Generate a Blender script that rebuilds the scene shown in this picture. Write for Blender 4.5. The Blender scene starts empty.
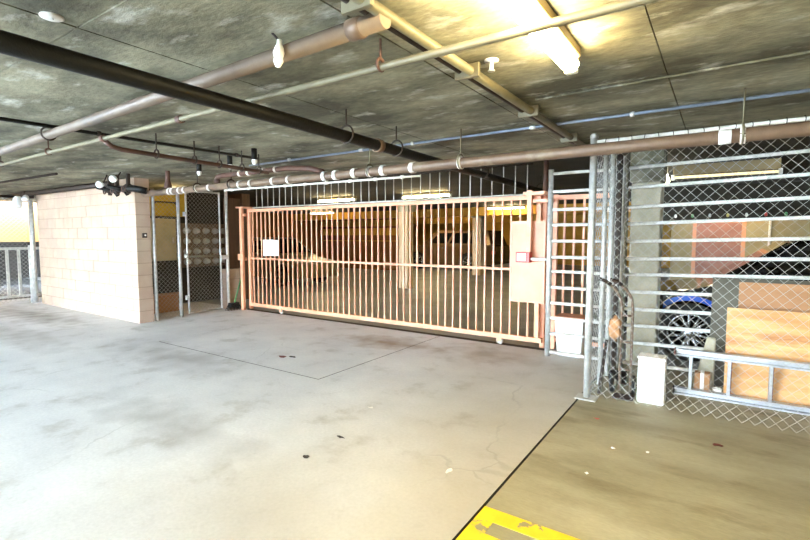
import bpy, bmesh, math, random
from mathutils import Vector, Matrix
random.seed(7)
S = bpy.context.scene
COL = S.collection
PI = math.pi

def lin(r, g, b):
    f = lambda v: (v/255/12.92) if v/255 <= .04045 else ((v/255+.055)/1.055)**2.4
    return (f(r), f(g), f(b), 1)

# ------------------------------------------------------------------ camera
F_PX, W_PX = 466.0, 810.0
YAW, PITCH, CAM_H = math.radians(34.07), math.radians(4.17), 1.45
cd = bpy.data.cameras.new('camera'); cam = bpy.data.objects.new('camera', cd); COL.objects.link(cam)
cd.sensor_width = 36.0; cd.lens = 36.0*F_PX/W_PX; cd.clip_start = .05; cd.clip_end = 200
cam.location = (0, 0, CAM_H); cam.rotation_euler = (PI/2-PITCH, 0, YAW)
S.camera = cam

# ------------------------------------------------------------------ sky, exposure
w = bpy.data.worlds.new('sky'); S.world = w; w.use_nodes = True
bg = w.node_tree.nodes['Background']
bg.inputs[0].default_value = (.68, .84, 1.0, 1); bg.inputs[1].default_value = 29.0
S.view_settings.view_transform = 'Standard'; S.view_settings.look = 'None'
S.view_settings.exposure = 1.15; S.view_settings.gamma = 1.0; S.view_settings.use_curve_mapping = False

# ------------------------------------------------------------------ materials
MATS = {}
def mat(name, c1, c2=None, scale=4, rough=.6, metal=0, lo=.35, hi=.65, bump=0, bscale=80, c3=None, s3=1, lo3=.55, hi3=.7,
        stretch=(1,1,1), emit=None, estr=0, fine=0, spec=.5):
    m = bpy.data.materials.new(name); m.use_nodes = True; MATS[name] = m
    nt = m.node_tree; N = nt.nodes; L = nt.links; p = N['Principled BSDF']
    p.inputs['Roughness'].default_value = rough; p.inputs['Metallic'].default_value = metal
    p.inputs['Specular IOR Level'].default_value = spec
    p.inputs['Base Color'].default_value = c1
    if emit:
        p.inputs['Emission Color'].default_value = emit; p.inputs['Emission Strength'].default_value = estr
    geo = N.new('ShaderNodeNewGeometry'); mp = N.new('ShaderNodeMapping'); mp.inputs['Scale'].default_value = stretch
    L.new(geo.outputs['Position'], mp.inputs['Vector'])
    def noise(s, det=6):
        n = N.new('ShaderNodeTexNoise'); n.inputs['Scale'].default_value = s; n.inputs['Detail'].default_value = det
        n.inputs['Roughness'].default_value = .62
        L.new(mp.outputs[0], n.inputs['Vector']); return n
    def ramp(src, a, b):
        r = N.new('ShaderNodeMapRange'); r.inputs[1].default_value = a; r.inputs[2].default_value = b
        L.new(src.outputs[0], r.inputs[0]); return r
    def mix(fac, a, b, blend='MIX'):
        x = N.new('ShaderNodeMix'); x.data_type = 'RGBA'; x.blend_type = blend
        if isinstance(fac, (int, float)): x.inputs[0].default_value = fac
        else: L.new(fac.outputs[0], x.inputs[0])
        for i, v in ((6, a), (7, b)):
            if isinstance(v, tuple): x.inputs[i].default_value = v
            else: L.new(v.outputs[2], x.inputs[i])
        return x
    cur = None
    if c2: cur = mix(ramp(noise(scale), lo, hi), c1, c2)
    if c3: cur = mix(ramp(noise(s3), lo3, hi3), cur if cur else c1, c3)
    if fine:
        fr = ramp(noise(bscale, 3), .3, .7); fr.inputs[3].default_value = 1-fine; fr.inputs[4].default_value = 1+fine
        cmb = N.new('ShaderNodeCombineColor')
        for i in range(3): L.new(fr.outputs[0], cmb.inputs[i])
        x = N.new('ShaderNodeMix'); x.data_type = 'RGBA'; x.blend_type = 'MULTIPLY'; x.inputs[0].default_value = 1
        if cur: L.new(cur.outputs[2], x.inputs[6])
        else: x.inputs[6].default_value = c1
        L.new(cmb.outputs[0], x.inputs[7]); cur = x
    if cur: L.new(cur.outputs[2], p.inputs['Base Color'])
    if bump:
        b = N.new('ShaderNodeBump'); b.inputs['Strength'].default_value = bump; b.inputs['Distance'].default_value = .01
        L.new(noise(bscale, 4).outputs[0], b.inputs['Height']); L.new(b.outputs[0], p.inputs['Normal'])
    m['helpers'] = 1
    return m
def graph(m):
    nt = m.node_tree; return nt, nt.nodes, nt.links, nt.nodes['Principled BSDF']

M = MATS
mat('slab', lin(224,224,224), lin(206,206,208), 1.3, .75, bump=.1, bscale=45, c3=lin(176,172,166), s3=2.6, lo3=.56, hi3=.8, fine=.07)
mat('bay_slab', lin(172,164,136), lin(142,134,106), 1.6, .6, stretch=(.55,1.5,1), bump=.2, bscale=50, c3=lin(118,108,78), s3=2.2, lo3=.55, hi3=.72, fine=.08)
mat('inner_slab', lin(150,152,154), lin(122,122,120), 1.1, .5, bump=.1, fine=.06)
mat('joint_dirt', lin(38,34,30), rough=.95)
mat('ceil', lin(150,146,122), lin(76,73,57), 1.7, .9, lo=.36, hi=.62, stretch=(.6,1.2,1), bump=.5, bscale=30, c3=lin(200,198,186), s3=4.2, lo3=.57, hi3=.76, fine=.2)
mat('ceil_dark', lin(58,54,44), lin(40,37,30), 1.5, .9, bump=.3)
mat('block', lin(186,164,142), lin(176,150,128), 2.2, .85, bump=.5, bscale=90, c3=lin(178,150,134), s3=1.1, lo3=.5, hi3=.75, fine=.03)
mat('mortar', lin(136,116,98), rough=.95, bump=.3)
mat('column_paint', lin(232,208,176), lin(220,194,160), 3, .7)
mat('concrete', lin(190,182,158), lin(160,152,128), 3, .85, bump=.4, fine=.08)
mat('wall_far', lin(176,164,126), lin(150,138,104), 1.2, .85, bump=.2)
mat('mustard', lin(196,146,52), lin(170,122,40), .8, .8)
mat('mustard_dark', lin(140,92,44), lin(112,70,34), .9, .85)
mat('cream_wall', lin(214,158,98), lin(204,148,88), 1.2, .85)
mat('asphalt', lin(70,68,66), lin(58,56,54), 3, .9)
mat('salmon', lin(230,168,132), lin(220,154,118), 6, .5, bump=.1, c3=lin(190,112,78), s3=9, lo3=.66, hi3=.8)
mat('salmon_sheet', lin(222,160,126), lin(210,146,112), 3, .5)
mat('galv', lin(206,204,198), lin(174,172,166), 14, .4, .3, fine=.05)
mat('galv_pale', lin(222,219,210), lin(194,191,182), 14, .45, .1)
mat('wire', lin(176,174,166), rough=.4, metal=.3)
mat('black_pipe', lin(11,10,8), lin(20,17,11), 6, .5, spec=.25, bump=.3, bscale=40)
mat('brown_pipe', lin(112,90,70), lin(92,72,56), 5, .5, .1, c3=lin(128,112,90), s3=3, bump=.15)
mat('rust_pipe', lin(92,60,46), lin(66,44,34), 6, .6, .1, bump=.2)
mat('tan_pipe', lin(112,99,86), lin(98,84,73), 4, .5, .1, c3=lin(94,92,88), s3=2, bump=.1)
mat('olive_pipe', lin(112,106,82), lin(90,83,63), 4, .5, .1, bump=.1)
mat('blue_conduit', lin(136,148,164), lin(110,120,136), 8, .4, .4)
mat('strap', lin(226,222,214), lin(196,190,180), 12, .5)
mat('iron', lin(44,36,30), lin(60,44,34), 12, .6, .3)
mat('white_plastic', lin(236,236,234), rough=.4)
mat('white_paint', lin(228,226,222), lin(212,210,206), 5, .45)
mat('sign_white', lin(244,240,232), rough=.5)
mat('ink', lin(120,110,110), rough=.6)
mat('red', lin(206,60,44), rough=.4)
mat('brass', lin(150,120,60), rough=.4, metal=.5)
mat('red_dull', lin(150,28,24), rough=.5)
mat('plywood', lin(222,176,118), lin(196,138,78), 2.6, .6, stretch=(.5,1,3.5), c3=lin(170,108,54), s3=1.5, lo3=.5, hi3=.62, fine=.08)
mat('plywood_dark', lin(176,128,84), lin(156,108,68), 2.0, .6, stretch=(.5,1,3), fine=.05)
mat('olive_board', lin(92,88,74), lin(80,76,64), 4, .7)
mat('alu', lin(206,208,212), lin(184,186,190), 10, .35, .7)
mat('pad_red', lin(104,50,34), rough=.6)
mat('car_dark', lin(14,16,22), rough=.12, spec=.7)
mat('car_blue', lin(24,70,170), rough=.2)
mat('car_tan', lin(110,86,62), rough=.22, metal=.2)
mat('car_cream', lin(112,100,66), rough=.3)
mat('glass_dark', lin(16,18,18), rough=.05, spec=.9)
mat('tyre', lin(22,22,22), rough=.8)
mat('rim', lin(200,202,206), rough=.25, metal=.8)
mat('pink_door', lin(168,120,106), lin(150,102,90), 3, .5)
mat('yellow_board', lin(206,180,60), lin(180,150,44), 4, .6)
mat('cabinet', lin(190,180,144), lin(172,162,126), 4, .5)
mat('meter_box', lin(120,100,78), lin(96,78,60), 6, .6)
mat('meter_glass', lin(200,206,206), rough=.1, spec=.8)
mat('brown_wood', lin(92,64,48), lin(72,50,38), 4, .7, stretch=(3,3,.5))
mat('green_handle', lin(86,150,92), rough=.4)
mat('bristle', lin(20,18,18), rough=.9)
mat('cardboard', lin(170,124,82), rough=.8)
mat('lime_pipe', lin(190,180,96), rough=.6)
mat('foam', lin(240,236,232), rough=.8)
mat('leaf', lin(110,52,44), rough=.7)
mat('paper', lin(236,232,226), rough=.8)
mat('debris', lin(50,46,44), rough=.9)
mat('lamp_body', lin(150,128,82), rough=.5)
mat('tube_main', lin(255,240,200), emit=(1,.82,.45,1), estr=105)
mat('tube_inner', lin(255,240,200), emit=(1,.78,.38,1), estr=75)
mat('tube_bay', lin(255,240,200), emit=(1,.86,.45,1), estr=.5)
mat('bulb_white', lin(255,250,240), emit=(1,.9,.6,1), estr=30)
mat('bulb_warm', lin(255,250,240), emit=(1,.75,.35,1), estr=60)
mat('fairy_white', lin(240,240,230), rough=.3)

# pale slab: browner towards the parking bay, tyre scuffs, painted shade by the left fence
nt, N, L, p = graph(M['slab'])
src = p.inputs['Base Color'].links[0].from_socket
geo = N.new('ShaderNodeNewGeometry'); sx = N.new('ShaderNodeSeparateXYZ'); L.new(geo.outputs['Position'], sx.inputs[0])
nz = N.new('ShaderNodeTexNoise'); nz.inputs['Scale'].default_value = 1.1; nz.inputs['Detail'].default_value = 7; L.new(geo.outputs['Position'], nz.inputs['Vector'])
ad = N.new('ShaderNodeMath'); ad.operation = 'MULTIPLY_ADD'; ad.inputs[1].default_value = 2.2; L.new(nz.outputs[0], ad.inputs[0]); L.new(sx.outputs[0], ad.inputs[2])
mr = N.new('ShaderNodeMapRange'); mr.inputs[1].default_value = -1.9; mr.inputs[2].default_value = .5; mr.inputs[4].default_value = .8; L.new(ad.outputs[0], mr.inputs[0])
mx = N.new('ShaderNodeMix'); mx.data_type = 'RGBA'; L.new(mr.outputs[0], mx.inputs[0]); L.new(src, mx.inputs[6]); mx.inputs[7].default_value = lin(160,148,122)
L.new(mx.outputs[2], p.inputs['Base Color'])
cur = mx
def blot(cx, cy, rx, ry, col, amt):
    global cur
    mpn = N.new('ShaderNodeMapping'); mpn.inputs['Location'].default_value = (-cx/rx, -cy/ry, 0); mpn.inputs['Scale'].default_value = (1/rx, 1/ry, 0); L.new(geo.outputs['Position'], mpn.inputs['Vector'])
    ln = N.new('ShaderNodeVectorMath'); ln.operation = 'LENGTH'; L.new(mpn.outputs[0], ln.inputs[0])
    n2 = N.new('ShaderNodeTexNoise'); n2.inputs['Scale'].default_value = 4; n2.inputs['Detail'].default_value = 8; L.new(geo.outputs['Position'], n2.inputs['Vector'])
    am = N.new('ShaderNodeMath'); am.operation = 'MULTIPLY_ADD'; am.inputs[1].default_value = 1.6; L.new(n2.outputs[0], am.inputs[0]); L.new(ln.outputs['Value'], am.inputs[2])
    m2 = N.new('ShaderNodeMapRange'); m2.inputs[1].default_value = 1.75; m2.inputs[2].default_value = .8; m2.inputs[3].default_value = 0; m2.inputs[4].default_value = amt; L.new(am.outputs[0], m2.inputs[0])
    x2 = N.new('ShaderNodeMix'); x2.data_type = 'RGBA'; L.new(m2.outputs[0], x2.inputs[0]); L.new(cur.outputs[2], x2.inputs[6]); x2.inputs[7].default_value = col; cur = x2
blot(-3.7, 5.05, .9, .45, lin(140,112,84), .8)
blot(-2.3, 5.2, .8, .4, lin(136,120,100), .6)
blot(-5.4, 3.0, 1.6, .5, lin(150,148,146), .6)
blot(-3.6, 1.9, 1.4, .35, lin(156,154,152), .6)
blot(-10.5, 3.2, 2.4, .5, lin(120,114,106), .75)  # shade along the left fence, painted into the slab colour
blot(-8.5, 2.4, 2.0, .4, lin(150,146,140), .6)
# fine cracks and drag marks
vc = N.new('ShaderNodeTexVoronoi'); vc.feature = 'DISTANCE_TO_EDGE'; vc.inputs['Scale'].default_value = .55
nd = N.new('ShaderNodeTexNoise'); nd.inputs['Scale'].default_value = 2.5; nd.inputs['Detail'].default_value = 6; L.new(geo.outputs['Position'], nd.inputs['Vector'])
va = N.new('ShaderNodeVectorMath'); va.operation = 'MULTIPLY_ADD'; va.inputs[1].default_value = (.5,.5,0); L.new(nd.outputs['Color'], va.inputs[0]); L.new(geo.outputs['Position'], va.inputs[2]); L.new(va.outputs[0], vc.inputs['Vector'])
vm = N.new('ShaderNodeMapRange'); vm.inputs[1].default_value = .002; vm.inputs[2].default_value = .007; vm.inputs[3].default_value = .2; vm.inputs[4].default_value = 0; L.new(vc.outputs['Distance'], vm.inputs[0])
nk = N.new('ShaderNodeTexNoise'); nk.inputs['Scale'].default_value = .9; L.new(geo.outputs['Position'], nk.inputs['Vector'])
nm = N.new('ShaderNodeMapRange'); nm.inputs[1].default_value = .5; nm.inputs[2].default_value = .62; L.new(nk.outputs[0], nm.inputs[0])
mm = N.new('ShaderNodeMath'); mm.operation = 'MULTIPLY'; L.new(vm.outputs[0], mm.inputs[0]); L.new(nm.outputs[0], mm.inputs[1])
x3 = N.new('ShaderNodeMix'); x3.data_type = 'RGBA'; L.new(mm.outputs[0], x3.inputs[0]); L.new(cur.outputs[2], x3.inputs[6]); x3.inputs[7].default_value = lin(96,92,88)
L.new(x3.outputs[2], p.inputs['Base Color'])
# worn yellow paint shows the slab beneath
pm = mat('yellow_paint', lin(244,208,40), lin(232,192,30), 8, .6, c3=lin(150,138,104), s3=7, lo3=.60, hi3=.63)

# ------------------------------------------------------------------ mesh helpers
def B(): return bmesh.new()
def V(*a): return Vector(a)
def box(bm, x0, x1, y0, y1, z0, z1):
    v = [bm.verts.new((x, y, z)) for x in (x0, x1) for y in (y0, y1) for z in (z0, z1)]
    for f in ((0,1,3,2), (4,6,7,5), (0,4,5,1), (2,3,7,6), (0,2,6,4), (1,5,7,3)): bm.faces.new([v[i] for i in f])
    return bm
def hexa(bm, bot, top):
    a = [bm.verts.new(q) for q in bot]; b = [bm.verts.new(q) for q in top]; n = len(a)
    bm.faces.new(a[::-1]); bm.faces.new(b)
    for i in range(n): bm.faces.new([a[i], a[(i+1) % n], b[(i+1) % n], b[i]])
    return bm
def prism(bm, poly, d):          # poly: 3-D points, d: extrusion vector
    d = Vector(d); return hexa(bm, poly, [Vector(q)+d for q in poly])
def tube(bm, pts, r, seg=10, closed=False, caps=True):
    pts = [Vector(q) for q in pts]; n = len(pts); rings = []
    rr = r if isinstance(r, (list, tuple)) else [r]*n
    t0 = (pts[1]-pts[0]).normalized()
    u = t0.orthogonal().normalized()
    for i, q in enumerate(pts):
        if closed: a, b = pts[i-1], pts[(i+1) % n]
        else: a, b = pts[max(i-1, 0)], pts[min(i+1, n-1)]
        d1 = (q-a).normalized() if (q-a).length > 1e-9 else (b-q).normalized()
        d2 = (b-q).normalized() if (b-q).length > 1e-9 else d1
        t = (d1+d2).normalized()
        u = (u-t*u.dot(t)).normalized(); v = t.cross(u)
        rings.append([bm.verts.new(q+(u*math.cos(2*PI*k/seg)+v*math.sin(2*PI*k/seg))*rr[i]) for k in range(seg)])
    m = n if closed else n-1
    for i in range(m):
        A, C = rings[i], rings[(i+1) % n]
        for k in range(seg):
            f = bm.faces.new([A[k], A[(k+1) % seg], C[(k+1) % seg], C[k]]); f.smooth = True
    if caps and not closed:
        bm.faces.new(rings[0][::-1]); bm.faces.new(rings[-1])
    return bm
def lathe(bm, o, ax, prof, seg=20):   # prof: [(r, h)...] about axis ax from o
    o = Vector(o); ax = Vector(ax).normalized(); u = ax.orthogonal().normalized(); v = ax.cross(u); rings = []
    for r, h in prof:
        if r < 1e-6: rings.append([bm.verts.new(o+ax*h)])
        else: rings.append([bm.verts.new(o+ax*h+(u*math.cos(2*PI*k/seg)+v*math.sin(2*PI*k/seg))*r) for k in range(seg)])
    for A, C in zip(rings, rings[1:]):
        for k in range(seg):
            q = [A[k % len(A)], A[(k+1) % len(A)], C[(k+1) % len(C)], C[k % len(C)]]
            q2 = []
            for e in q:
                if e not in q2: q2.append(e)
            if len(q2) > 2: f = bm.faces.new(q2); f.smooth = True
    return bm
def arc(c, r, a0, a1, n, ux=(1,0,0), uy=(0,0,1)):
    c = Vector(c); ux = Vector(ux); uy = Vector(uy)
    return [c+ux*r*math.cos(a0+(a1-a0)*i/n)+uy*r*math.sin(a0+(a1-a0)*i/n) for i in range(n+1)]
def bevel(bm, w, seg=1):
    bmesh.ops.recalc_face_normals(bm, faces=bm.faces)
    e = [e for e in bm.edges if len(e.link_faces) == 2 and e.calc_face_angle(0) > .5]
    bmesh.ops.bevel(bm, geom=e, offset=w, segments=seg, affect='EDGES', profile=.5, clamp_overlap=True); return bm

OFF = {}
def mesh(name, bm, m):
    bmesh.ops.recalc_face_normals(bm, faces=bm.faces)
    me = bpy.data.meshes.new(name); bm.to_mesh(me); bm.free(); me.materials.append(M[m]); return me
def tag(o, label=None, cat=None, group=None, kind=None):
    if label: o['label'] = label
    if cat: o['category'] = cat
    if group: o['group'] = group
    if kind: o['kind'] = kind
    return o
def thing(name, loc, label, cat, group=None):
    o = bpy.data.objects.new(name, None); COL.objects.link(o); o.location = loc; o.empty_display_size = .1
    OFF[o] = Vector(loc); return tag(o, label, cat, group)
def obj(name, bm, m, parent=None, label=None, kind=None):      # geometry given in world coordinates
    if parent is not None:
        off = OFF[parent]
    else:
        xs = [v.co for v in bm.verts]
        off = Vector(((min(c.x for c in xs)+max(c.x for c in xs))/2, (min(c.y for c in xs)+max(c.y for c in xs))/2, min(c.z for c in xs)))
    bmesh.ops.translate(bm, verts=bm.verts, vec=-off)
    o = bpy.data.objects.new(name, mesh(name, bm, m)); COL.objects.link(o)
    if parent is not None: o.parent = parent
    else: o.location = off
    OFF[o] = off
    return tag(o, label, None, None, kind)
def inst(name, me, parent, world_loc, rot=None, scale=None):    # a piece that shares mesh data
    o = bpy.data.objects.new(name, me); COL.objects.link(o); o.parent = parent
    o.location = Vector(world_loc)-OFF[parent]
    if rot: o.rotation_euler = rot
    if scale: o.scale = scale
    return o
def single(name, bm, m, label, cat, group=None):
    o = obj(name, bm, m); return tag(o, label, cat, group)
def struct(name, bm, m, label=None, cat=None):
    o = obj(name, bm, m); return tag(o, label, cat, None, 'structure')

# ================================================================== SETTING
ZC = 2.4
# ---- floor: sub-base with cast slabs on it, joints left open
fl = struct('floor', box(B(), -24, 6, -16, 26, -.3, -.03), 'joint_dirt', 'concrete garage floor of cast slabs with dark joints', 'floor')
def slab(poly, m, label, z=0.0):
    bm = B(); prism(bm, [(x, y, -.03) for x, y in poly], (0, 0, .03+z))
    bmesh.ops.recalc_face_normals(bm, faces=bm.faces)
    for f in bm.faces: f.material_index = 0 if abs(f.normal.z) > .5 else 1      # dirt packed into the joints
    o = obj('floor_slab', bm, m, fl, label); o.data.materials.append(M['joint_dirt']); return o
g = .008
slab([(-24,-16), (-13.42,-16), (-13.42,5.9), (-24,5.9)], 'asphalt', 'dark asphalt beyond the left railing')
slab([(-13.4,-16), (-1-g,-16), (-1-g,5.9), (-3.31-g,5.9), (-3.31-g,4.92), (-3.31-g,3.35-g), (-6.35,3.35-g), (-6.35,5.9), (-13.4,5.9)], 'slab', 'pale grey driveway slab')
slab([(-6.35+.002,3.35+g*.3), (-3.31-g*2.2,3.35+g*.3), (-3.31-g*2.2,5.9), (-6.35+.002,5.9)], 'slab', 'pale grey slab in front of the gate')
slab([(-1+g,-16), (6,-16), (6,5.9), (-1+g,5.9)], 'bay_slab', 'oil-stained brownish slab of the parking bay')
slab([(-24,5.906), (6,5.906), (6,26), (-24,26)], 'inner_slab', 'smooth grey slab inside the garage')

# ---- ceiling with formwork panels
ce = struct('ceiling', box(B(), -16.3, 3.2, -6.2, 25, ZC+.012, ZC+.45), 'ceil_dark', 'low stained concrete ceiling with board-marked panels', 'ceiling')
xs = [3.2, 2.1, .9, -.3, -1.38, -2.48, -3.7, -4.92, -6.14, -7.36, -8.58, -9.8, -11.02, -12.24, -13.4, -14.5, -16.3]
ys = [-6.2, -4.4, -2.6, -.85, .99, 3.2, 5.6]
for i in range(len(xs)-1):
    for j in range(len(ys)-1):
        dz = random.uniform(0, .004)
        bm = box(B(), xs[i+1]+.003, xs[i]-.003, ys[j]+.003, ys[j+1]-.003, ZC+dz, ZC+.013)
        obj('ceiling_panel', bm, 'ceil', ce)
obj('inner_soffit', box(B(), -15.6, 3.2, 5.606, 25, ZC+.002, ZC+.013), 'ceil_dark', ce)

# ---- block wall, pieces and mortar core
def block_wall(name, label, x0, x1, y0, y1, n, h=.2, L_=.4, axis='x', z0=0, m='block'):
    r = struct(name, box(B(), x0+.006, x1-.006, y0+.006, y1-.006, z0, z0+n*h-.004), 'mortar', label, 'wall')
    cache = {}
    a0, a1 = (x0, x1) if axis == 'x' else (y0, y1)
    for c in range(n):
        a = a1
        first = L_ if c % 2 == 0 else L_/2
        while a > a0+.01:
            w_ = min(first, a-a0); first = L_
            key = round(w_, 3)
            if key not in cache:
                bm = B()
                if axis == 'x': box(bm, -w_/2+.003, w_/2-.003, -(y1-y0)/2, (y1-y0)/2, .003, h-.003)
                else: box(bm, -(x1-x0)/2, (x1-x0)/2, -w_/2+.003, w_/2-.003, .003, h-.003)
                cache[key] = mesh('block', bevel(bm, .003), m)
            mid = a-w_/2
            loc = (mid, (y0+y1)/2, z0+c*h) if axis == 'x' else ((x0+x1)/2, mid, z0+c*h)
            o = inst('block', cache[key], r, loc)
            if axis == 'x': o.location.y += random.uniform(-.002, .002)
            a -= w_
    return r
block_wall('wall_front', 'cream painted concrete block wall between fence post and meter room', -12.05, -7.92, 3.87, 4.11, 12)
block_wall('wall_low', 'low cream block wall beside the gate post', -8.2, -8.0, 5.62, 6.0, 4, axis='y')
# ---- other walls of the place, with unseen ones shaping the daylight
struct('wall_back_unseen', box(B(), -1.2, 3.2, -6.4, -6.2, 0, 2.9), 'concrete', 'unseen concrete wall behind the parking bay, widened to cut daylight', 'wall')  # out of view, widened so less daylight reaches the right side
struct('wall_entrance_unseen', box(B(), -16.3, -9.6, -6.4, -6.2, 0, 2.9), 'concrete', 'unseen concrete wall added left of the driveway entrance to cut daylight', 'wall')  # out of view, added to keep daylight off the left floor
struct('wall_right', box(B(), 3.2, 3.4, -6.4, 25, 0, 2.9), 'concrete', 'concrete side wall of the garage on the right', 'wall')
struct('wall_inner', box(B(), -15.6, 3.2, 24, 24.2, 0, 2.4), 'mustard', 'mustard coloured wall at the far end of the garage', 'wall')
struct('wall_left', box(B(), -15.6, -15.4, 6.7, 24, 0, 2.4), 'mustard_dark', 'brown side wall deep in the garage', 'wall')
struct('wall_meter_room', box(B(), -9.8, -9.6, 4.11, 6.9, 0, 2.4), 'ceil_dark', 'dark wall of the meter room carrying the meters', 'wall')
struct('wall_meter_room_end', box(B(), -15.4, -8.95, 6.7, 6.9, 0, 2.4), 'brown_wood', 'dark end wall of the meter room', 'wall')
cw = struct('wall_outer', box(B(), -17.2, -17, -4, 8, 1.28, 4.2), 'cream_wall', 'cream rendered wall above the opening beyond the left fence', 'wall')
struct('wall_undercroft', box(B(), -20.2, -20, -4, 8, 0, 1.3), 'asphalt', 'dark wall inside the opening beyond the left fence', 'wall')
struct('trim_1', box(B(), -20.2, -17.2, -4, 8, 1.28, 1.5), 'ceil_dark', 'slab over the dark opening beyond the left fence', 'slab')
struct('trim_2', box(B(), -1.2, 3.2, 10.6, 11.0, 1.76, ZC), 'ceil_dark', 'dark deep beam crossing above the parked dark car', 'beam')
bw = struct('wall_bay', box(B(), -1.0, 3.2, 13, 13.2, 0, ZC), 'wall_far', 'olive grey wall with a pink door behind the parking bay', 'wall')
for k, (y, z0) in enumerate(((14.2, 2.12), (19.5, 2.05))):
    struct('trim_%d' % (3+k), box(B(), -15.4, 3.2 if k else -1.2, y, y+.4, z0, ZC), 'mustard', ['nearer', 'farther'][k]+' mustard ceiling beam inside the garage', 'beam')

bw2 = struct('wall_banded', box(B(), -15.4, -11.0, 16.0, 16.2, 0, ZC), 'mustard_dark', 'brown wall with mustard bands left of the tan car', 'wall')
for a, b, d_ in ((1.87,2.14,.12), (1.48,1.78,.06), (1.22,1.26,.04)): obj('band', bevel(box(B(), -15.4, -11.0, 16.0-d_, 16.0, a, b), .008), 'mustard', bw2)
# ---- garage columns
for x, y, h in ((-7.24, 10.75, .15), (-7.44, 15.86, .17)):
    t = thing('garage_column', (x, y, 0), 'square cream column nearest behind the gate pickets' if y < 12 else 'square cream column beside the tan car inside the garage', 'column', 'columns inside the garage')
    obj('shaft', bevel(box(B(), x-h, x+h, y-h, y+h, 0, 2.12), .015), 'column_paint', t)
    obj('capital', bevel(box(B(), x-h-.05, x+h+.05, y-h-.05, y+h+.05, 2.12, ZC+.002), .015), 'concrete', t)
t = thing('concrete_column', (-.71, 6.0, 0), 'pale concrete column behind the horizontal bar fence', 'column')
obj('shaft', bevel(box(B(), -.86, -.56, 5.84, 6.14, 0, 2.05), .012), 'concrete', t)
obj('head', bevel(box(B(), -.88, -.54, 5.82, 6.16, 2.05, ZC+.002), .012), 'ceil', t)

# ================================================================== CHAIN LINK
def chain_link(name, parent, o, ud, width, z0, z1, cell, r=.0019, m='wire'):
    # zig-zag wires hooked into one another
    o = Vector(o); ud = Vector(ud).normalized(); nd = ud.cross(V(0,0,1)); hc = cell/2
    verts = []; faces = []
    nw = int(width/hc); nz = int((z1-z0)/hc)
    for i in range(nw):
        prev = None
        for j in range(nz+1):
            u = (i+((j+i) % 2))*hc
            s = .0024 if (j+i) % 2 else -.0024
            c = o+ud*u+V(0,0,z0+j*hc)+nd*s
            b = len(verts)
            for k in range(3):
                a = 2*PI*k/3+.5
                verts.append(c+ud*math.cos(a)*r+nd*math.sin(a)*r)
            if prev is not None:
                for k in range(3): faces.append((prev+k, prev+(k+1) % 3, b+(k+1) % 3, b+k))
            prev = b
    off = OFF[parent]
    me = bpy.data.meshes.new(name); me.from_pydata([tuple(v-off) for v in verts], [], faces); me.materials.append(M[m])
    ob = bpy.data.objects.new(name, me); COL.objects.link(ob); ob.parent = parent; OFF[ob] = off
    return tag(ob, None, None, None, 'stuff')

# ---- fence on the right, in front of the store bay
t = thing('chain_link_fence', (-.94, 4.3, 0), 'galvanised chain-link fence enclosing the plywood and ladder at right', 'fence')
obj('corner_post', tube(B(), [(-.94,4.3,0), (-.94,4.3,2.3)], .03, 14), 'galv', t)
obj('post_cap', lathe(B(), (-.94,4.3,2.29), (0,0,1), [(.034,0), (.034,.02), (.02,.04), (0,.045)], 14), 'galv', t)
obj('base_plate', bevel(box(B(), -1.03, -.85, 4.22, 4.38, 0, .012), .004), 'galv', t)
obj('top_rail', tube(B(), [(-.94,4.3,2.255), (2.6,4.3,2.275)], .016, 12), 'galv_pale', t)
obj('end_post', tube(B(), [(2.6,4.3,0), (2.6,4.3,2.3)], .03, 12), 'galv', t)
chain_link('wire_mesh', t, (-.93,4.3,0), (1,0,0), 3.5, .03, 2.255, .08)
tie = mesh('tie_wire', tube(B(), arc((0,0,0), .024, 0, 2*PI, 10, (0,1,0), (0,0,1))[:-1], .003, 5, True), 'iron')
for k in range(34): inst('tie_wire', tie, t, (-.85+k*.1, 4.3, 2.2555+k*.1*.0057), (0, random.uniform(-.3,.3), random.uniform(.1,.5)))
for k in range(8): inst('tie_wire', tie, t, (-.945, 4.3, .2+k*.27), (0, PI/2, 0))
# return side towards the bars
t = thing('fence_return', (-.93, 4.95, 0), 'short chain-link return behind the corner post with dark upright pipes', 'fence')
for x, y, r, m in ((-.93,4.78,.022,'galv'), (-.93,5.13,.026,'galv'), (-.91,5.38,.03,'iron'), (-.90,5.50,.03,'galv')):
    obj('upright', tube(B(), [(x,y,0), (x,y,2.3)], r, 12), m, t)
chain_link('wire_mesh', t, (-.93,4.34,0), (0,1,0), 1.2, .03, 2.25, .08)

# ---- fence of horizontal bars
BZ = [2.18, 1.97, 1.76, 1.58, 1.39, 1.20, 1.03, .84, .65, .47, .28, .05]
t = thing('bar_fence_section', (-1.69, 5.58, 0), 'galvanised ladder-like panel of horizontal bars beside the salmon gate', 'fence')
obj('upright', tube(B(), [(-1.69,5.58,0), (-1.69,5.58,2.23)], .032, 14), 'galv', t)
obj('upright', tube(B(), [(-1.0,5.58,0), (-1.0,5.58,2.23)], .03, 14), 'galv', t)
for z in BZ: obj('bar', tube(B(), [(-1.67,5.58,z), (-1.0,5.58,z)], .019, 10), 'galv_pale', t)
t = thing('bar_fence', (-.87, 5.58, 0), 'long fence of horizontal galvanised bars behind the plywood', 'fence')
obj('upright', tube(B(), [(-.87,5.58,0), (-.87,5.58,2.25)], .026, 14), 'olive_pipe', t)
obj('upright', tube(B(), [(2.6,5.58,0), (2.6,5.58,2.3)], .03, 14), 'galv', t)
for z in BZ: obj('bar', tube(B(), [(-.87,5.58,z), (2.6,5.58,z+.085)], .018, 10), 'galv_pale', t)

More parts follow.
